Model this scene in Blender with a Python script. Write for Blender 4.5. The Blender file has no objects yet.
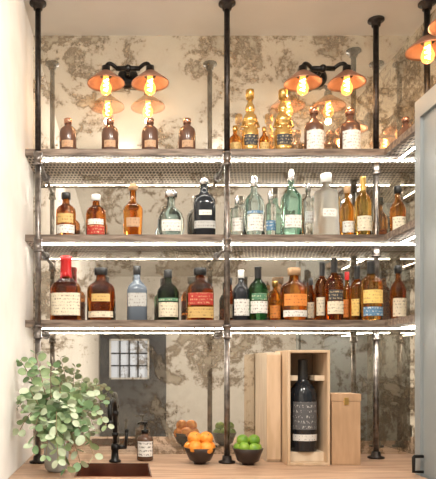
import bpy, math, random
from mathutils import Vector, Matrix
random.seed(11)
F=640.0; CX=124.0; CY=367.0; ZC=1.31
YW=3.0; XL=-0.4255; XR=1.35; ZCEIL=2.863; ZCT=0.9015
def X(px,y): return (px-CX)*y/F
def Z(py,y): return ZC+(CY-py)*y/F
# ------------------------------------------------------------ materials
def newmat(name):
    m=bpy.data.materials.new(name); m.use_nodes=True
    nt=m.node_tree; return m,nt,nt.nodes['Principled BSDF']
_cache={}
def simple(name,col,rough=.5,metal=0.,**k):
    if name in _cache: return _cache[name]
    m,nt,b=newmat(name)
    b.inputs['Base Color'].default_value=(*col,1); b.inputs['Roughness'].default_value=rough; b.inputs['Metallic'].default_value=metal
    for n,v in k.items(): b.inputs[n.replace('_',' ')].default_value=v
    _cache[name]=m; return m
def noisy(name,c1,c2,scale=5,rough=.6,metal=0,bump=.1,stretch=(1,1,1),detail=6,lo=.35,hi=.65):
    if name in _cache: return _cache[name]
    m,nt,b=newmat(name); N=nt.nodes; L=nt.links
    tc=N.new('ShaderNodeTexCoord'); mp=N.new('ShaderNodeMapping'); mp.inputs['Scale'].default_value=stretch
    no=N.new('ShaderNodeTexNoise'); no.inputs['Scale'].default_value=scale; no.inputs['Detail'].default_value=detail
    cr=N.new('ShaderNodeValToRGB'); cr.color_ramp.elements[0].color=(*c1,1); cr.color_ramp.elements[1].color=(*c2,1)
    cr.color_ramp.elements[0].position=lo; cr.color_ramp.elements[1].position=hi
    bp=N.new('ShaderNodeBump'); bp.inputs['Strength'].default_value=bump; bp.inputs['Distance'].default_value=.01
    L.new(tc.outputs['Object'],mp.inputs[0]); L.new(mp.outputs[0],no.inputs['Vector']); L.new(no.outputs['Fac'],cr.inputs[0])
    L.new(cr.outputs[0],b.inputs['Base Color']); L.new(no.outputs['Fac'],bp.inputs['Height']); L.new(bp.outputs[0],b.inputs['Normal'])
    b.inputs['Roughness'].default_value=rough; b.inputs['Metallic'].default_value=metal
    _cache[name]=m; return m
def emis(name,col,s):
    if name in _cache: return _cache[name]
    m,nt,b=newmat(name); b.inputs['Base Color'].default_value=(*col,1)
    b.inputs['Emission Color'].default_value=(*col,1); b.inputs['Emission Strength'].default_value=s
    _cache[name]=m; return m
def glass(name,col,rough=.03,trans=1.0):
    return simple(name,col,rough,0,Transmission_Weight=trans,IOR=1.3)
def math_node(nt,op,a,b=None):
    n=nt.nodes.new('ShaderNodeMath'); n.operation=op
    for i,v in enumerate((a,b)):
        if v is None: continue
        if isinstance(v,(int,float)): n.inputs[i].default_value=v
        else: nt.links.new(v,n.inputs[i])
    return n.outputs[0]
def mirror_mat():
    m,nt,b=newmat('antique_mirror'); N=nt.nodes; L=nt.links; N.remove(b)
    out=[n for n in N if n.type=='OUTPUT_MATERIAL'][0]
    tc=N.new('ShaderNodeTexCoord')
    n1=N.new('ShaderNodeTexNoise'); n1.inputs['Scale'].default_value=4.2; n1.inputs['Detail'].default_value=9; n1.inputs['Roughness'].default_value=.62; n1.inputs['Distortion'].default_value=.9
    n2=N.new('ShaderNodeTexNoise'); n2.inputs['Scale'].default_value=34; n2.inputs['Detail'].default_value=8; n2.inputs['Roughness'].default_value=.7
    n3=N.new('ShaderNodeTexNoise'); n3.inputs['Scale'].default_value=2.6; n3.inputs['Detail'].default_value=4
    for n in (n1,n2,n3): L.new(tc.outputs['Object'],n.inputs['Vector'])
    mix=math_node(nt,'ADD',math_node(nt,'MULTIPLY',n1.outputs['Fac'],.68),math_node(nt,'MULTIPLY',n2.outputs['Fac'],.32))
    cr=N.new('ShaderNodeValToRGB'); e=cr.color_ramp.elements
    e[0].position=.35; e[0].color=(.46,.40,.31,1); e[1].position=.62; e[1].color=(.76,.70,.57,1)
    for p,c in ((.405,(.38,.32,.23)),(.43,(.20,.155,.11)),(.46,(.36,.295,.21)),(.49,(.54,.47,.36)),(.54,(.66,.59,.46))):
        x=e.new(p); x.color=(*c,1)
    L.new(mix,cr.inputs[0])
    cr2=N.new('ShaderNodeValToRGB'); e=cr2.color_ramp.elements
    e[0].position=.39; e[0].color=(.62,.55,.45,1); e[1].position=.49; e[1].color=(.92,.88,.80,1)
    x=e.new(.43); x.color=(.42,.35,.27,1)
    L.new(mix,cr2.inputs[0])
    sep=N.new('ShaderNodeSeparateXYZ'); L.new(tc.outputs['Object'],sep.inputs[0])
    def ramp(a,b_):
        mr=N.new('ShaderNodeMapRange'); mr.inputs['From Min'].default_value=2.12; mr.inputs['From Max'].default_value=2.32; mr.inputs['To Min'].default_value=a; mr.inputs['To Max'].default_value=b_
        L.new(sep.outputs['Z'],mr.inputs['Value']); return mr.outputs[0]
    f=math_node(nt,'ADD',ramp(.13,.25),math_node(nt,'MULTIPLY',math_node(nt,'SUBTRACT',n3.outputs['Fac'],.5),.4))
    # tarnished spots lose their silvering and turn matte
    spot=N.new('ShaderNodeMapRange'); spot.inputs['From Min'].default_value=.47; spot.inputs['From Max'].default_value=.42; spot.inputs['To Min'].default_value=0; spot.inputs['To Max'].default_value=.25
    L.new(mix,spot.inputs['Value'])
    f=math_node(nt,'ADD',f,spot.outputs[0])
    f=math_node(nt,'MINIMUM',math_node(nt,'MAXIMUM',f,.07),.6)
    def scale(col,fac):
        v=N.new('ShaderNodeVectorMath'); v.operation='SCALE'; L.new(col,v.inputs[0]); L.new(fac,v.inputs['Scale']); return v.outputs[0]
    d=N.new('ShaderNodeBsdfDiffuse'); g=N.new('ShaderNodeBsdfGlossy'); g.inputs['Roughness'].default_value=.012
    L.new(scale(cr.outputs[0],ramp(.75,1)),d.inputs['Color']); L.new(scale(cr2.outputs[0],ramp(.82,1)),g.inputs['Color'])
    ms=N.new('ShaderNodeMixShader'); L.new(f,ms.inputs[0]); L.new(g.outputs[0],ms.inputs[1]); L.new(d.outputs[0],ms.inputs[2])
    L.new(ms.outputs[0],out.inputs['Surface'])
    return m
def perf_mat():
    m,nt,b=newmat('perforated_steel'); N=nt.nodes; L=nt.links
    tc=N.new('ShaderNodeTexCoord'); sep=N.new('ShaderNodeSeparateXYZ'); L.new(tc.outputs['Object'],sep.inputs[0])
    s=.0165
    u=math_node(nt,'DIVIDE',sep.outputs['X'],s); v=math_node(nt,'DIVIDE',sep.outputs['Y'],s*2.2)
    row=math_node(nt,'MULTIPLY',math_node(nt,'MODULO',math_node(nt,'FLOOR',v),2),.5)
    fu=math_node(nt,'SUBTRACT',math_node(nt,'FRACT',math_node(nt,'ADD',u,row)),.5); fv=math_node(nt,'SUBTRACT',math_node(nt,'FRACT',v),.5)
    r=math_node(nt,'SQRT',math_node(nt,'ADD',math_node(nt,'MULTIPLY',fu,fu),math_node(nt,'MULTIPLY',fv,fv)))
    k=math_node(nt,'GREATER_THAN',r,.36)
    mx=N.new('ShaderNodeMix'); mx.data_type='RGBA'; L.new(k,mx.inputs['Factor'])
    mx.inputs['A'].default_value=(.035,.025,.018,1); mx.inputs['B'].default_value=(.55,.46,.37,1)
    L.new(mx.outputs['Result'],b.inputs['Base Color']); b.inputs['Roughness'].default_value=.5; b.inputs['Metallic'].default_value=.2
    return m
def label_mat(name,bg,ink=(.12,.08,.06),row=.014,dens=.56):
    key='label_'+name
    if key in _cache: return _cache[key]
    m,nt,b=newmat(key); N=nt.nodes; L=nt.links
    tc=N.new('ShaderNodeTexCoord'); sep=N.new('ShaderNodeSeparateXYZ'); L.new(tc.outputs['Object'],sep.inputs[0])
    rows=math_node(nt,'GREATER_THAN',math_node(nt,'FRACT',math_node(nt,'DIVIDE',sep.outputs['Z'],row)),.5)
    mp=N.new('ShaderNodeMapping'); mp.inputs['Scale'].default_value=(260,60,90); L.new(tc.outputs['Object'],mp.inputs[0])
    no=N.new('ShaderNodeTexNoise'); no.inputs['Scale'].default_value=1; no.inputs['Detail'].default_value=1; L.new(mp.outputs[0],no.inputs['Vector'])
    t=math_node(nt,'GREATER_THAN',no.outputs['Fac'],dens)
    k=math_node(nt,'MULTIPLY',math_node(nt,'MULTIPLY',rows,t),.7)
    mx=N.new('ShaderNodeMix'); mx.data_type='RGBA'; L.new(k,mx.inputs['Factor'])
    mx.inputs['A'].default_value=(*bg,1); mx.inputs['B'].default_value=(*ink,1)
    L.new(mx.outputs['Result'],b.inputs['Base Color']); b.inputs['Roughness'].default_value=.6
    _cache[key]=m; return m

MIR=mirror_mat(); PERF=perf_mat()
WALL=noisy('plaster_wall',(.68,.64,.58),(.74,.70,.64),7,.85,0,.08)
CEIL=noisy('plaster_ceiling',(.60,.57,.52),(.64,.61,.56),4,.9,0,.04)
SHELFW=noisy('weathered_shelf_wood',(.09,.06,.042),(.28,.21,.16),9,.6,0,.25,(1,6,8),8)
CTW=noisy('counter_wood',(.34,.19,.115),(.56,.375,.25),5,.42,0,.08,(1,9,1),8)
IRON=noisy('black_iron',(.02,.016,.014),(.05,.04,.035),60,.4,.8,.1)
STEEL=noisy('worn_steel_lit_pipe',(.12,.105,.095),(.27,.24,.22),40,.32,.9,.08)
COPPER=noisy('aged_copper',(.36,.18,.12),(.60,.34,.24),14,.24,.95,.05)
SHADE=noisy('copper_lamp_shade',(.30,.14,.09),(.50,.26,.17),14,.35,.7,.05)
BLACK=simple('black_metal',(.015,.014,.013),.3,.6)
LED=emis('led_strip',(1,.95,.85),75)
FIL=emis('filament',(1,.66,.28),60)
BULBG=simple('edison_bulb_glass',(1,.72,.42),.02,0,Transmission_Weight=1.0,IOR=1.08,Emission_Color=(1,.36,.08,1),Emission_Strength=1.5)
# ------------------------------------------------------------ mesh builder
class MB:
    def __init__(s): s.v=[];s.f=[];s.m=[];s.sm=[];s.mats=[]
    def mi(s,mat):
        if mat not in s.mats: s.mats.append(mat)
        return s.mats.index(mat)
    def add(s,vs,fs,mat,smooth=False):
        o=len(s.v); s.v+= [tuple(v) for v in vs]; i=s.mi(mat)
        for f in fs: s.f.append([o+a for a in f]); s.m.append(i); s.sm.append(smooth)
    def box(s,x0,x1,y0,y1,z0,z1,mat,M=None):
        vs=[Vector((x,y,z)) for z in (z0,z1) for y in (y0,y1) for x in (x0,x1)]
        if M: vs=[M@v for v in vs]
        s.add(vs,[(0,2,3,1),(4,5,7,6),(0,1,5,4),(2,6,7,3),(0,4,6,2),(1,3,7,5)],mat)
    def rings(s,rings,mats,smooth=True,close=True,cap0=True,cap1=True):
        n=len(rings[0]); o=len(s.v)
        for r in rings: s.v+=[tuple(p) for p in r]
        for k in range(len(rings)-1):
            mt=s.mi(mats[k] if isinstance(mats,list) else mats)
            for j in range(n if close else n-1):
                a=o+k*n+j; b=o+k*n+(j+1)%n
                s.f.append([a,b,b+n,a+n]); s.m.append(mt); s.sm.append(smooth)
        if close and cap0: s.f.append([o+j for j in range(n)][::-1]); s.m.append(s.mi(mats[0] if isinstance(mats,list) else mats)); s.sm.append(False)
        if close and cap1: s.f.append([o+(len(rings)-1)*n+j for j in range(n)]); s.m.append(s.mi(mats[-1] if isinstance(mats,list) else mats)); s.sm.append(False)
    def lathe(s,prof,mats,c=(0,0,0),n=28,M=None,sy=1.0,caps=True):
        R=[]
        for p in prof:
            r,z=p[0],p[1]; e=p[2] if len(p)>2 else 2
            ring=[]
            for j in range(n):
                t=2*math.pi*(j+.5)/n; cc,ss=math.cos(t),math.sin(t)
                k=(abs(cc)**e+abs(ss)**e)**(-1/e)
                v=Vector((r*k*cc,r*k*ss*sy,z))
                if M: v=M@v
                ring.append(v+Vector(c))
            R.append(ring)
        s.rings(R,mats,cap0=caps,cap1=caps)
    def tube(s,pts,r,mat,n=12,cap=True):
        pts=[Vector(p) for p in pts]; R=[]; up=Vector((.13,.21,.97))
        prev=None
        for i,p in enumerate(pts):
            d=(pts[min(i+1,len(pts)-1)]-pts[max(i-1,0)]).normalized()
            if prev is None:
                a=d.cross(up if abs(d.dot(up))<.95 else Vector((1,0,0))).normalized()
            else: a=(prev-d*prev.dot(d)).normalized()
            prev=a; b=d.cross(a); rr=r[i] if isinstance(r,(list,tuple)) else r
            R.append([p+(a*math.cos(2*math.pi*j/n)+b*math.sin(2*math.pi*j/n))*rr for j in range(n)])
        s.rings(R,mat,cap0=cap,cap1=cap)
    def sphere(s,c,r,mat,n=16,sx=1,sy=1,sz=1):
        m=n//2; R=[]
        for i in range(m+1):
            t=math.pi*i/m; t=min(max(t,.02),math.pi-.02)
            R.append([(c[0]+r*sx*math.sin(t)*math.cos(2*math.pi*j/n),c[1]+r*sy*math.sin(t)*math.sin(2*math.pi*j/n),c[2]-r*sz*math.cos(t)) for j in range(n)])
        s.rings(R,mat)
    def build(s,name,loc=(0,0,0),rz=0,bevel=0):
        me=bpy.data.meshes.new(name); me.from_pydata(s.v,[],s.f)
        for mt in s.mats: me.materials.append(mt)
        me.polygons.foreach_set('material_index',s.m); me.polygons.foreach_set('use_smooth',s.sm)
        import bmesh
        bm=bmesh.new(); bm.from_mesh(me); bmesh.ops.recalc_face_normals(bm,faces=bm.faces); bm.to_mesh(me); bm.free()
        me.update()
        ob=bpy.data.objects.new(name,me); bpy.context.collection.objects.link(ob)
        ob.location=loc; ob.rotation_euler=(0,0,rz)
        if bevel:
            b=ob.modifiers.new('bevel','BEVEL'); b.width=bevel; b.segments=2; b.limit_method='ANGLE'
        return ob
def boxobj(name,x0,x1,y0,y1,z0,z1,mat,bevel=0):
    b=MB(); b.box(x0,x1,y0,y1,z0,z1,mat); return b.build(name,bevel=bevel)
# ------------------------------------------------------------ room
XE=4.0; YB=-5.0
boxobj('wall_left',XL-.1,XL,YB,YW+.1,0,ZCEIL,WALL)
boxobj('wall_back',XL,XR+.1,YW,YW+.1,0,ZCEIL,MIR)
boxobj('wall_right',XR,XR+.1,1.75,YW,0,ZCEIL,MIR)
boxobj('wall_return',XR+.1,XE,1.75,1.85,0,ZCEIL,WALL)
boxobj('ceiling',XL-.1,XE+.1,YB-.1,YW+.1,ZCEIL,ZCEIL+.1,CEIL)
boxobj('floor',XL-.1,XE+.1,YB-.1,YW+.1,-.1,0,noisy('oak_floor',(.30,.22,.16),(.46,.36,.27),4,.5,0,.05,(1,8,1)))
w=MB(); w.box(XL-.1,XE+.1,YB-.1,YB,0,ZCEIL,WALL); w.build('wall_rear')
w=MB()
w.box(XE,XE+.1,YB,-2,0,ZCEIL,WALL); w.box(XE,XE+.1,1.4,1.85,0,ZCEIL,WALL); w.box(XE,XE+.1,-2,1.4,0,.6,WALL); w.box(XE,XE+.1,-2,1.4,2.6,ZCEIL,WALL)
w.build('wall_east')
TRIM=simple('white_trim',(.8,.79,.76),.5)
w=MB()
for yy in (-2,-.9,.2,1.35): w.box(XE,XE+.06,yy,yy+.05,.6,2.6,TRIM)
for zz in (.6,1.6,2.55): w.box(XE+.005,XE+.055,-2,1.4,zz,zz+.05,TRIM)
w.build('added_window_1')  # unseen window, added as the opening for the side fill light
NAVY=simple('navy_paint',(.03,.038,.055),.4)
d=MB(); x0,x1,z1=-.41,.72,2.06; yd=YB+.002; wx0,wx1,wz0,wz1=-.22,.40,1.13,1.76
d.box(x0,wx0,yd,yd+.06,0,z1,NAVY); d.box(wx1,x1,yd,yd+.06,0,z1,NAVY); d.box(wx0,wx1,yd,yd+.06,0,wz0,NAVY); d.box(wx0,wx1,yd,yd+.06,wz1,z1,NAVY)
PANE=emis('daylight_pane',(.78,.86,1),.35)
d.box(wx0,wx1,yd,yd+.02,wz0,wz1,PANE)
for xx in (wx0+.15,wx0+.31,wx0+.46): d.box(xx-.014,xx+.014,yd+.02,yd+.05,wz0,wz1,NAVY)
for zz in (1.32,1.53): d.box(wx0,wx1,yd+.02,yd+.05,zz,zz+.025,NAVY)
for xx in (wx0-.03,wx1): d.box(xx,xx+.03,yd+.06,yd+.075,wz0-.03,wz1+.03,TRIM)
for zz in (wz0-.03,wz1): d.box(wx0-.03,wx1+.03,yd+.06,yd+.075,zz,zz+.03,TRIM)
d.build('door_1')
# ------------------------------------------------------------ shelves
YF=2.748; XS=1.118; YC=2.45
def shelf(name,zt,zb):
    s=MB()
    s.box(XL+.001,XR-.001,YF,YF+.018,zb,zt,SHELFW)
    s.box(XS,XS+.018,YC+.003,YF,zb,zt,SHELFW)
    s.box(XL+.001,XR-.001,YF+.018,YW-.001,zb+.006,zt,SHELFW)
    s.box(XS+.018,XR-.001,YC+.003,YF,zb+.006,zt,SHELFW)
    s.box(XL+.001,XR-.001,YF+.018,YW-.001,zb+.002,zb+.006,PERF)
    s.box(XS+.018,XR-.001,YC+.003,YF,zb+.002,zb+.006,PERF)
    zl=zb+.002; l=s
    l.box(XL+.03,XR-.03,2.806,2.820,zl-.004,zl,STEEL)
    l.box(XS+.075,XS+.09,YC+.03,2.80,zl-.004,zl,STEEL)
    x=XL+.035
    while x<XR-.04:
        l.box(x,x+.0175,2.8095,2.8165,zl-.007,zl-.004,LED); x+=.022
    y=YC+.035
    while y<2.79:
        l.box(XS+.079,XS+.086,y,y+.0175,zl-.007,zl-.004,LED); y+=.022
    s.build(name)
SH={1:(2.247,2.219),2:(1.879,1.851),3:(1.512,1.482)}
for k in (1,2,3): shelf('bar_shelf',*SH[k])
def pipe(x,y,r=.0125,arm=True):
    p=MB()
    p.tube([(x,y,ZCT+.001),(x,y,SH[3][1]-.02)],r,STEEL); p.tube([(x,y,SH[3][1]-.02),(x,y,SH[1][1])],r,STEEL); p.tube([(x,y,SH[1][1]),(x,y,ZCEIL-.001)],r,IRON)  # lower run in paler metal: its lit look is put into the colour
    for z,sg in ((ZCT+.001,1),(ZCEIL-.001,-1)):
        p.lathe([(.036,0),(.036,sg*.007),(.021,sg*.011),(.019,sg*.03),(r,sg*.031)] ,IRON,(x,y,z))
    for k in (1,2,3):
        zb=SH[k][1]-.022
        p.lathe([(r,-.03),(.019,-.029),(.019,-.02),(.0165,-.019),(.0165,.019),(.019,.02),(.019,.029),(r,.03)],STEEL,(x,y,zb))
        if arm:
            p.tube([(x,y,zb),(x,YW-.004,zb)],r*.7,STEEL); p.tube([(x,y+.012,zb),(x,y+.026,zb)],.014,STEEL)
            p.tube([(x,YW-.009,zb),(x,YW-.003,zb)],.02,STEEL)
    p.build('iron_pipe_post')
PY=2.727
pipe(X(38,PY),PY); pipe(X(227,PY),PY); pipe(X(427,PY),PY,arm=False); pipe(X(376,2.86),2.86,arm=False)
# ------------------------------------------------------------ counter / sink / cabinet
sx0,sx1,sy0,sy1=-.185,.105,2.37,2.70; cf=2.24; zt=ZCT; zb=ZCT-.045
XCAB=1.113
c=MB()
c.box(XL+.001,sx0,cf,YW-.001,zb,zt,CTW); c.box(sx1,XCAB-.001,cf,YW-.001,zb,zt,CTW); c.box(sx0,sx1,cf,sy0,zb,zt,CTW); c.box(sx0,sx1,sy1,YW-.001,zb,zt,CTW)
c.box(XCAB-.001,XR-.001,YC+.002,YW-.001,zb,zt,CTW)
c.build('wood_countertop')
s=MB(); t=.006; e=.001
s.box(sx0+e,sx0+t,sy0+e,sy1-e,zt-.17,zt+.003,COPPER); s.box(sx1-t,sx1-e,sy0+e,sy1-e,zt-.17,zt+.003,COPPER)
s.box(sx0+t,sx1-t,sy0+e,sy0+t,zt-.17,zt+.003,COPPER); s.box(sx0+t,sx1-t,sy1-t,sy1-e,zt-.17,zt+.003,COPPER); s.box(sx0+e,sx1-e,sy0+e,sy1-e,zt-.176,zt-.17,COPPER)
s.lathe([(.03,0),(.03,.003),(.02,.004)],BLACK,(-.04,2.53,zt-.17))
s.build('copper_bar_sink')
GREY=simple('grey_cabinet_paint',(.25,.27,.27),.45)
b=MB(); b.box(XL+.001,sx0-.01,cf+.03,YW-.001,.0,zb-.001,GREY); b.box(sx1+.01,XCAB-.002,cf+.03,YW-.001,0,zb-.001,GREY)
b.box(sx0-.01,sx1+.01,cf+.03,cf+.05,0,zb-.001,GREY)
for i in range(3):
    xa=XL+.03+i*.5; b.box(xa,xa+.46,cf+.015,cf+.03,.1,zb-.03,GREY)
b.build('base_cabinet')
tc=MB(); ztc=Z(103,2.45)
tc.box(XCAB+.012,XR-.001,1.86,YC-.001,0,ztc,GREY)
tc.box(XCAB,XCAB+.012,2.405,YC-.001,0,ztc,GREY); tc.box(XCAB,XCAB+.012,1.86,1.92,0,ztc,GREY)
tc.box(XCAB,XCAB+.012,1.92,2.405,ztc-.07,ztc,GREY); tc.box(XCAB,XCAB+.012,1.92,2.405,0,.1,GREY)
hz=Z(457,2.37)
hb=ZCT+.018
tc.tube([(XCAB+.002,2.385,hz),(XCAB-.032,2.385,hz),(XCAB-.034,2.385,hz-.003),(XCAB-.034,2.385,hb),(XCAB+.002,2.385,hb)],.0065,BLACK)
tc.build('tall_cabinet')
# ------------------------------------------------------------ sconces
def lamp(kind,name,loc,energy,col,**k):
    l=bpy.data.lights.new(name,kind); l.energy=energy; l.color=col
    for a,v in k.items(): setattr(l,a,v)
    o=bpy.data.objects.new(name,l); bpy.context.collection.objects.link(o); o.location=loc; return o
def sconce(name,M):
    s=MB()
    def T(p): return M@Vector(p)
    Rw=M.to_3x3().to_4x4(); rx=Rw@Matrix.Rotation(math.pi/2,4,'X')
    s.lathe([(.048,0.001),(.048,.012),(.03,.022),(.012,.028)],BLACK,T((0,0,0)),M=rx)
    s.tube([T((0,0,0)),T((0,-.10,0))],.010,BLACK)
    s.tube([T((-.055,-.10,0)),T((.055,-.10,0))],.011,BLACK)
    s.sphere(T((0,-.10,0)),.018,BLACK)
    lps=[]
    for sg in (-1,1):
        pts=[T((sg*(.05+.049*math.sin(a)),-.10-.03*math.sin(a),.0+.018*math.sin(2*a)-.02*(1-math.cos(a)))) for a in [i*math.pi/2/8 for i in range(9)]]
        s.tube(pts,.009,BLACK)
        c=T((sg*.099,-.13,0))
        s.lathe([(.010,.0),(.018,-.004),(.02,-.03),(.024,-.034),(.026,-.05)],BLACK,c,n=20)
        s.lathe([(.026,-.030),(.036,-.038),(.078,-.072),(.084,-.079),(.084,-.084),(.077,-.076),(.034,-.045),(.02,-.04)],SHADE,c,n=36,caps=False)
        s.lathe([(.013,-.05),(.013,-.065),(.017,-.076),(.025,-.096),(.026,-.106),(.021,-.122),(.01,-.131),(.002,-.133)],BULBG,c,n=20)
        s.tube([c+Vector((math.cos(a*1.3)*.008,math.sin(a*1.3)*.008,-.062-.055*(a/14))) for a in range(15)],.0034,FIL,n=6)
        lps.append(c+Vector((0,0,-.15)))
    o=s.build(name)
    for p in lps:
        l=lamp('POINT','bulb_light',p,1.1,(1,.64,.34),shadow_soft_size=.015); l.parent=o
    return o
zm=2.662
sconce('wall_sconce',Matrix.Translation((.018,YW-.001,zm)))
sconce('wall_sconce',Matrix.Translation((.90,YW-.001,zm)))
sconce('wall_sconce',Matrix.Translation((XR-.001,2.47,zm))@Matrix.Rotation(-math.pi/2,4,'Z'))
# ------------------------------------------------------------ bottles
AM=glass('amber_spirit',(.78,.33,.07)); AMD=glass('dark_amber_spirit',(.54,.18,.035)); OR=glass('orange_spirit',(.95,.52,.14)); CLR=glass('clear_glass',(.95,.98,.97))
BLU=glass('pale_blue_glass',(.74,.90,.92)); TEAL=glass('teal_glass',(.46,.78,.68)); DKG=glass('dark_green_glass',(.05,.09,.04)); GRN=glass('green_glass',(.08,.30,.12)); DRK=simple('black_glass',(.012,.015,.02),.1,0); FRO=glass('frosted_glass',(.96,.97,.96),.35); BRN=simple('brown_ceramic_glass',(.12,.06,.04),.2); GOLD=glass('gold_spirit',(.88,.58,.16)); VIO=simple('grey_glaze',(.12,.15,.19),.15)
GILT=simple('gilt_glass',(.66,.42,.14),.25,.75)
CAPK=simple('cap_black',(.02,.02,.02),.35); CAPR=simple('cap_red_wax',(.50,.015,.015),.3); CAPS=simple('cap_silver',(.7,.7,.7),.25,1); CAPG=simple('cap_gold',(.7,.45,.15),.3,1); CORK=simple('cork',(.42,.26,.14),.8); CAPW=simple('cap_white',(.8,.8,.77),.4); CAPC=COPPER
LC=label_mat('cream',(.72,.64,.48)); LW=label_mat('white',(.78,.76,.71)); LR=label_mat('red',(.42,.03,.02),(.8,.6,.3)); LO=label_mat('orange',(.74,.26,.05),(.25,.05,.02)); LK=label_mat('black',(.03,.03,.035),(.7,.55,.3)); LB=label_mat('blue',(.10,.22,.36),(.85,.85,.8)); LY=label_mat('yellow',(.78,.56,.17),(.3,.1,.05)); LG=label_mat('grey',(.48,.48,.46)); LT=label_mat('tan',(.50,.31,.18),(.2,.1,.05)); LGR=label_mat('green',(.08,.22,.12),(.8,.8,.6)); LGO=label_mat('gold',(.60,.40,.14),(.15,.06,.02))
SHAPES={
 'std':[(.9,0),(1,.015),(1,.56),(.93,.62),(.7,.68),(.4,.73),(.33,.77),(.31,.9)],
 'squat':[(.9,0),(1,.015),(1,.56),(.96,.63),(.8,.69),(.45,.74),(.36,.78),(.34,.86)],
 'maker':[(.92,0),(1,.02),(1,.50),(.9,.56),(.6,.61),(.36,.66),(.31,.72),(.30,.9)],
 'ball':[(.6,0),(.72,.01),(.92,.12),(1,.27),(.97,.42),(.8,.54),(.45,.63),(.3,.68),(.28,.86)],
 'cone':[(.78,0),(.85,.015),(1,.5),(.95,.57),(.6,.63),(.34,.68),(.32,.88)],
 'cyl':[(.92,0),(1,.012),(1,.68),(.94,.73),(.5,.76),(.34,.79),(.33,.9)],
 'wine':[(.93,0),(1,.015),(1,.60),(.92,.67),(.6,.73),(.36,.77),(.32,.82),(.31,.96)],
 'figure':[(.95,0),(1,.02),(1,.07),(.8,.09),(.9,.14),(1,.26),(.97,.38),(.72,.44),(.6,.47),(.8,.50),(.84,.56),(.66,.62),(.42,.65),(.5,.68),(.56,.72),(.46,.77),(.3,.80),(.3,.87)],
 'jug':[(.9,0),(1,.02),(1,.62),(.9,.72),(.6,.79),(.4,.82),(.38,.88)],
}
CAPS_={ 'stop':[(.30,.86),(.46,.865),(.48,.985),(.42,1)], 'screw':[(.36,.84),(.38,.845),(.38,.995),(.34,1)], 'wax':[(.36,.68),(.38,.72),(.36,.92),(.40,.93),(.40,.985),(.3,1)], 'foil':[(.35,.76),(.36,.78),(.35,.97),(.38,.98),(.36,1)], 'ball':[(.25,.87),(.42,.89),(.5,.935),(.42,.98),(.2,1)]}
def rad(prof,z):
    for a,b in zip(prof,prof[1:]):
        if a[1]<=z<=b[1]: return a[0]+(b[0]-a[0])*(z-a[1])/max(1e-6,b[1]-a[1])
    return prof[-1][0]
def bottle(name,shelf,px,w,pt,shape,body,capt,capm,labels,y=2.86,e=2,sy=1.0,rz=0,zb=None,h=None,x=None):
    zb=SH[shelf][0]+.0005 if zb is None else zb
    if x is None: x=X(px,y)
    if h is None: h=Z(pt,y)-zb
    r=w/2*y/F
    P=SHAPES[shape]
    prof=[(a*r,b*h,(e if b<.66 else 2)) for a,b in P]
    prof=[(prof[0][0]*.3,0.002,2)]+prof
    m=MB(); m.lathe(prof,body,n=36,sy=sy)
    cp=CAPS_[capt]; m.lathe([(a*r*1.0,b*h) for a,b in cp],capm,n=24,sy=1 if sy>.8 else .85)
    if capt=='wax':
        for k in range(7):
            a=k*2*math.pi/7+.2; zz=.70*h; L_=(.05,.02,.07,.03,.06,.025,.045)[k]*h
            m.tube([(math.cos(a)*.34*r,math.sin(a)*.34*r,zz+.01),(math.cos(a)*.37*r,math.sin(a)*.37*r,zz-L_*.4),(math.cos(a)*.40*r,math.sin(a)*.40*r,zz-L_)],[.003,.003,.002],capm,6)
    if shape=='figure':
        for sg in (-1,1):
            m.tube([(sg*.72*r,0,.55*h),(sg*.98*r,-.25*r,.44*h),(sg*.35*r,-.95*r,.40*h)],[.16*r,.15*r,.11*r],body,8)
    for lm,z0,z1,ang in labels:
        R=[]; K=6; NA=20
        for i in range(K+1):
            zz=z0+(z1-z0)*i/K; rr=rad(P,zz)*r*1.0+.0009; ring=[]
            for j in range(NA+1):
                t=-math.pi/2+math.radians(ang)*(j/NA*2-1); cc,ss=math.cos(t),math.sin(t); ee=e if zz<.66 else 2
                k=(abs(cc)**ee+abs(ss)**ee)**(-1/ee)
                ring.append((rr*k*cc,rr*k*ss*sy-.0003,zz*h))
            R.append(ring)
        m.rings(R,lm,close=False)
    return m.build(name,(x,y,zb),rz)
W='whiskey_bottle'; G='gin_bottle'; V='vodka_bottle'; LQ='liqueur_bottle'
for px in (68,110,150,187):
    bottle('bitters_bottle',1,px,17,119,'jug',BRN,'stop',CAPC,[(LT,.2,.38,40)],y=2.86)
bottle('miniature_bottle',1,235,12,126,'std',AM,'screw',CAPG,[(LGO,.15,.45,60)],y=2.88)
bottle('figural_decanter_bottle',1,250,17,90,'figure',GILT,'stop',CAPG,[(LK,.15,.30,50)],y=2.86,e=2.4)
bottle('miniature_bottle',1,264,10,127,'std',AM,'screw',CAPG,[(LGO,.15,.45,60)],y=2.86)
bottle('figural_decanter_bottle',1,283,19,90,'figure',GILT,'stop',CAPG,[(LK,.15,.30,50)],y=2.86,e=2.4)
bottle('apothecary_bottle',1,314,19,108,'squat',BRN,'stop',CAPC,[(LW,.10,.50,62)],y=2.86)
bottle('apothecary_bottle',1,350,20,109,'squat',BRN,'stop',CAPC,[(LW,.10,.50,62)],y=2.86)
bottle(W,2,66,20,193,'squat',AMD,'stop',CAPK,[(LW,.1,.28,60),(LGO,.32,.52,50)])
bottle(W,2,96,20,195,'squat',AMD,'stop',CAPW,[(LR,.08,.28,60),(LW,.3,.42,50)])
bottle(W,2,133,20,184,'cone',AM,'ball',CORK,[(LT,.2,.36,40)],e=2.6)
bottle(G,2,171,27,191,'ball',BLU,'stop',CAPS,[(LW,.15,.38,45)],sy=.6)
bottle('tequila_bottle',2,204,22,178,'squat',DRK,'ball',CAPS,[(LG,.15,.27,55),(LW,.36,.44,30)],e=3.5)
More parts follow.
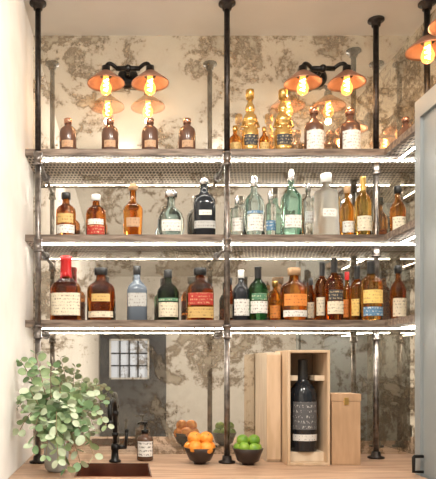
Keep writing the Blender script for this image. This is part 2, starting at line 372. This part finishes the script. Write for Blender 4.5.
bottle(V,2,237,13,197,'cyl',CLR,'screw',CAPS,[(LW,.2,.5,55)],y=2.9)
bottle(G,2,254,20,177,'std',BLU,'screw',CAPS,[(LW,.1,.36,50),(LB,.38,.42,50)],y=2.84)
bottle(V,2,270,12,192,'cyl',CLR,'screw',CAPS,[(LB,.2,.4,50)],y=2.9)
bottle(G,2,291,19,170,'std',TEAL,'screw',CAPS,[(LW,.14,.32,45)],y=2.85,e=4)
bottle(V,2,308,13,184,'cyl',CLR,'stop',CAPS,[(LG,.3,.5,40)],y=2.9)
bottle(V,2,326,23,174,'cyl',FRO,'stop',CAPW,[(LW,.30,.42,30)],y=2.83,e=5)
bottle('tequila_bottle',2,347,14,186,'std',OR,'stop',CORK,[(LW,.15,.35,55)],y=2.92)
bottle('tequila_bottle',2,363,16,177,'std',GOLD,'foil',CAPG,[(LC,.1,.34,60)],y=2.83)
bottle(W,3,66,30,256,'maker',AMD,'wax',CAPR,[(LC,.08,.42,62)],e=3.2,sy=.8,y=2.84)
bottle(W,3,101,28,268,'squat',AMD,'stop',CAPK,[(LC,.07,.18,60),(LGO,.36,.5,40)],sy=.8)
bottle(W,3,137,20,266,'std',VIO,'screw',CAPK,[(LG,.26,.5,50)],e=4)
bottle(W,3,168,22,270,'std',DKG,'screw',CAPK,[(LC,.08,.36,60),(LGR,.38,.44,60)])
bottle(W,3,200,27,268,'squat',AMD,'stop',CAPK,[(LR,.3,.52,55),(LGO,.06,.26,60)],sy=.8,e=3)
bottle(W,3,230,11,278,'std',AMD,'screw',CAPK,[(LC,.1,.4,60)],y=2.92)
bottle(W,3,241,17,270,'std',DRK,'screw',CAPW,[(LW,.1,.42,60)],y=2.84)
bottle(W,3,258,19,267,'squat',GRN,'foil',CAPK,[(LW,.14,.36,60),(LGR,.38,.5,50)],y=2.84)
bottle(LQ,3,275,13,281,'squat',OR,'stop',CAPG,[(LO,.1,.4,60)],y=2.92)
bottle(W,3,294,27,268,'squat',AM,'stop',CORK,[(LO,.28,.5,55),(LW,.08,.2,60)],y=2.85,sy=.7)
bottle(W,3,311,11,278,'std',AMD,'screw',CAPK,[(LC,.1,.45,60)],y=2.945)
bottle('scotch_bottle',3,322,15,262,'std',AMD,'foil',CAPK,[(LC,.1,.4,60)],y=2.88)
bottle('scotch_bottle',3,334,18,258,'std',AMD,'foil',CAPK,[(LC,.1,.30,60),(LK,.32,.48,50)],y=2.80)
bottle(LQ,3,347,12,272,'std',OR,'screw',CAPR,[(LO,.1,.45,60)],y=2.94)
bottle('scotch_bottle',3,357,16,266,'std',AM,'foil',CAPK,[(LY,.1,.4,60)],y=2.88)
bottle('scotch_bottle',3,371,22,261,'squat',OR,'foil',CAPK,[(LY,.28,.5,60),(LB,.07,.22,60)],y=2.80)
for k,xx,yy,ww,h,sh,bd,cm,lb in ((2,1.24,2.9,15,.25,'std',AM,CAPK,LC),(2,1.25,2.6,16,.23,'squat',OR,CORK,LW),(3,1.25,2.92,15,.26,'std',AMD,CAPK,LC),(3,1.24,2.62,16,.25,'squat',AM,CAPK,LO),(1,1.25,2.84,15,.17,'squat',BRN,COPPER,LW)):
    bottle(W,k,0,ww,0,sh,bd,'stop',cm,[(lb,.1,.42,60)],y=yy,h=h,x=xx)
# ------------------------------------------------------------ countertop objects
yf=2.745; fx=X(115,yf)
f=MB()
f.lathe([(.026,0),(.026,.008),(.017,.014),(.015,.05),(.018,.055),(.018,.075),(.012,.08)],BLACK,(fx,yf,ZCT+.001))
pts=[(fx,yf,ZCT+.07),(fx,yf,ZCT+.22)]+[(fx-.01*(1-math.cos(a)),yf-.055*(1-math.cos(a)),ZCT+.22+.05*math.sin(a)) for a in [i*math.pi/10 for i in range(1,11)]]
pts.append((fx-.02,yf-.11,ZCT+.185)); f.tube(pts,.0105,BLACK)
f.tube([(fx-.02,yf-.11,ZCT+.19),(fx-.02,yf-.11,ZCT+.165)],.014,BLACK)
f.lathe([(.016,-.01),(.016,.01)],BLACK,(fx,yf,ZCT+.21)); f.lathe([(.015,-.008),(.015,.008)],BLACK,(fx,yf,ZCT+.12))
f.tube([(fx+.01,yf,ZCT+.065),(fx+.045,yf,ZCT+.065)],.009,BLACK); f.tube([(fx+.045,yf,ZCT+.06),(fx+.05,yf-.01,ZCT+.13)],[.006,.008],BLACK); f.sphere((fx+.05,yf-.01,ZCT+.135),.010,BLACK,12)
f.build('black_bar_faucet')
bs=MB(); ys=2.80; r=.036
bs.lathe([(.03,0),(r,.004),(r,.09),(r*.9,.102),(.014,.112),(.014,.12)],simple('brown_amber_soap_bottle',(.10,.05,.03),.15))
bs.lathe([(.016,.118),(.016,.134),(.005,.135),(.005,.158),(.012,.159),(.012,.168)],BLACK)
bs.tube([(0,0,.163),(-.028,-.01,.163),(-.032,-.011,.157)],.004,BLACK,8)
R=[[(1.02*r*math.cos(t),1.02*r*math.sin(t),z) for t in [math.radians(-150+i*6) for i in range(21)]] for z in (.02,.05,.085)]
bs.rings(R,label_mat('soap',(.75,.73,.68),(.05,.05,.05),.016,.5),close=False)
bs.build('soap_dispenser',(X(145,ys),ys,ZCT+.001))
def fruitbowl(name,px,y,r,fr,fm,stem):
    b=MB(); x=X(px,y); z0=ZCT+.001; BM=simple('dark_bronze_bowl',(.045,.03,.025),.3,.4)
    b.lathe([(.026,0),(.026,.006),(.045,.016),(r*.86,.045),(r,.068),(r-.004,.069),(r*.8,.047),(.04,.02),(.01,.014)],BM,(x,y,z0),n=36)
    rr=fr
    for i in range(5):
        a=i*2*math.pi/5+.3; p=(x+r*.56*math.cos(a),y+r*.56*math.sin(a),z0+.068+.004*(i%2))
        b.sphere(p,rr,fm,18,sz=.93)
    for i in range(2):
        p=(x+(.026 if i else -.022),y+.004,z0+.068+rr*1.25); b.sphere(p,rr,fm,18,sz=.93)
        b.sphere((p[0]+.006,p[1]-rr*.8,p[2]+rr*.55),.003,stem,8)
    b.build(name)
ORF=noisy('orange_peel',(.82,.24,.02),(.88,.36,.045),90,.45,0,.15); LMF=noisy('lime_peel',(.10,.25,.015),(.25,.40,.04),30,.4,0,.1); ST=simple('stem_green',(.1,.15,.04),.6)
fruitbowl('orange_fruit_bowl',200,2.70,.068,.031,ORF,ST)
fruitbowl('lime_fruit_bowl',248,2.68,.064,.026,LMF,ST)
PINE=noisy('pine_box_wood',(.56,.39,.24),(.68,.50,.34),6,.6,0,.05,(6,6,1),6); PINEL=noisy('pale_box_wood',(.62,.49,.35),(.72,.59,.44),6,.6,0,.05,(6,6,1)); TANB=noisy('tan_box_wood',(.44,.27,.15),(.54,.34,.20),6,.55,0,.05,(6,6,1))
PIND=noisy('box_back_wood',(.26,.18,.11),(.36,.26,.17),6,.6,0,.05,(6,6,1))
x0,x1,y0,y1=.677,.852,2.645,2.865; z0=ZCT+.001; h=.478; t=.011
wb=MB(); wb.box(x0,x0+t,y0,y1,z0,z0+h,PINE); wb.box(x1-t,x1,y0,y1,z0,z0+h,PINE); wb.box(x0+t,x1-t,y0,y1,z0,z0+t,PINE); wb.box(x0+t,x1-t,y0,y1,z0+h-t,z0+h,PINE); wb.box(x0+t,x1-t,y1-t,y1,z0+t,z0+h-t,PIND)
wb.box(x0+t,x1-t,y0+.05,y0+.13,z0+t,z0+.05,PINEL)
wb.box(x0+t,x0+.052,y0+.04,y0+.14,z0+.35,z0+.372,PINEL); wb.box(x1-.052,x1-t,y0+.04,y0+.14,z0+.35,z0+.372,PINEL)
wb.build('wooden_wine_box',bevel=.001)
bottle('wine_bottle',1,0,27,0,'wine',DRK,'foil',CAPK,[(label_mat('wine',(.72,.70,.66),(.2,.2,.2),.014,.6),.12,.19,60),(label_mat('winedark',(.10,.10,.105),(.6,.6,.58),.022,.6),.24,.54,60)],y=y0+.09,zb=z0+.0505,h=.39,x=(x0+x1)/2)
lb=MB(); lb.box(.612,.672,2.75,2.985,z0,z0+.47,PINEL); lb.box(.612,.672,2.742,2.75,z0+.01,z0+.46,PINE); lb.build('wine_box_closed',bevel=.002)
sb=MB(); sb.box(.865,.985,2.665,2.79,z0,z0+.265,TANB); sb.box(.863,.987,2.663,2.792,z0+.266,z0+.296,TANB); sb.box(.915,.935,2.661,2.663,z0+.25,z0+.28,CAPG); sb.build('gift_box',bevel=.002)
# ------------------------------------------------------------ eucalyptus
vx,vy=-.265,2.50
v=MB(); v.lathe([(.03,0),(.042,.01),(.05,.06),(.045,.10),(.03,.125),(.034,.135),(.03,.135),(.026,.12)],simple('vase_glaze',(.35,.35,.32),.25)); 
pl=MB(); LEAFS=[noisy('eucalyptus_leaf_a',(.22,.32,.15),(.36,.45,.24),20,.5),noisy('eucalyptus_leaf_b',(.40,.48,.30),(.54,.60,.43),20,.5),noisy('eucalyptus_leaf_c',(.12,.21,.09),(.20,.31,.15),20,.45)]
STM=simple('eucalyptus_stem',(.28,.20,.11),.6)
def leaf(p,d,r,mat):
    d=d.normalized(); s=d.cross(Vector((random.uniform(-.8,.8),random.uniform(-1,-.1),random.uniform(-.5,.8)))).normalized(); nn=s.cross(d)
    vs=[]; n=12
    for i in range(n):
        t=2*math.pi*i/n
        vs.append(p+d*(.004+r*(1-math.cos(t))*1.1)+s*(r*.86*math.sin(t))+nn*(abs(math.sin(t))*r*.22))
    vs.append(p+d*(r+.004))
    for q in vs:
        if q.x<XL+.006: q.x=XL+.006+random.uniform(0,.004)
        if q.z<ZCT+.004: q.z=ZCT+.004+random.uniform(0,.004)
    pl.add(vs,[(n,i,(i+1)%n) for i in range(n)],mat,True)
base=Vector((vx,vy,ZCT+.12))
targets=[(20,360,2.5),(36,354,2.52),(52,366,2.42),(80,388,2.5),(102,402,2.5),(107,425,2.45),(94,455,2.38),(66,468,2.36),(46,455,2.33),(20,430,2.42),(36,425,2.34),(72,420,2.34),(60,385,2.36),(30,390,2.36),(90,432,2.5),(16,405,2.5),(56,436,2.31),(80,462,2.40),(58,460,2.32),(34,445,2.33)]
for (px,py,yy) in targets:
    tip=Vector((max(X(px,yy),XL+.02),yy,Z(py,yy)))
    droop=tip.z<ZCT+.28
    ctrl=(base+tip)/2+Vector((random.uniform(-.03,.03),random.uniform(-.02,.02),.20 if droop else .06))
    pts=[]; n=10
    for i in range(n+1):
        t=i/n; q=base*(1-t)**2+ctrl*2*t*(1-t)+tip*t*t
        q.x=max(q.x,XL+.012); q.z=max(q.z,ZCT+.02) ; pts.append(q)
    pl.tube(pts,[.003*(1-.6*i/n) for i in range(n+1)],STM,6)
    for i in range(2,n+1):
        for sg in (-1,1):
            dd=(pts[i]-pts[i-1]).normalized()
            side=Vector((sg*random.uniform(.5,1.1),random.uniform(-.9,.3),random.uniform(-.9,.3)))
            leaf(pts[i],dd*.4+side,random.uniform(.016,.026)*(1.12-.4*i/n),random.choice(LEAFS))
off=len(v.v)
for k,mt in enumerate(pl.mats): v.mi(mt)
v.v=[(a+vx,b+vy,c+ZCT+.001) for a,b,c in v.v]
for fc,mi,sm in zip(pl.f,pl.m,pl.sm):
    v.f.append([i+off for i in fc]); v.m.append(v.mats.index(pl.mats[mi])); v.sm.append(sm)
v.v+=pl.v
v.build('eucalyptus_in_vase')
# ------------------------------------------------------------ lights
def area(name,loc,rot,sx,sy,e,col=(1,1,1)):
    o=lamp('AREA',name,loc,e,col,shape='RECTANGLE',size=sx,size_y=sy); o.rotation_euler=rot; return o
area('added_side_fill',(XE-.02,-.3,1.6),(0,math.pi/2,0),2.0,3.3,190,(1,.98,.95))  # area light added out of view to light the bar from the right
for i,(x,y) in enumerate(((.0,1.3),(.7,1.3),(.3,.2),(1.5,-1.5),(1.5,-4))):
    o=lamp('SPOT','added_fill_spot',(x,y,ZCEIL-.03),70,(1,.95,.87),spot_size=math.radians(140),spot_blend=.8,shadow_soft_size=.05)  # fill spots added to brighten bar and room, no ceiling fittings behind them
    if y>1: o.rotation_euler=(math.radians(45),0,0)
w=bpy.data.worlds.new('World'); bpy.context.scene.world=w; w.use_nodes=True
bg=w.node_tree.nodes['Background']; bg.inputs[0].default_value=(.85,.92,1,1); bg.inputs[1].default_value=1.0
bpy.context.scene.view_settings.view_transform='Standard'
cam=bpy.data.cameras.new('camera'); co=bpy.data.objects.new('camera',cam); bpy.context.collection.objects.link(co)
co.location=(0,0,ZC); co.rotation_euler=(math.pi/2,0,0); cam.sensor_width=36; cam.lens=F/479*36
cam.shift_x=(218-CX)/479; cam.shift_y=(CY-239.5)/479; cam.clip_start=.05
bpy.context.scene.camera=co
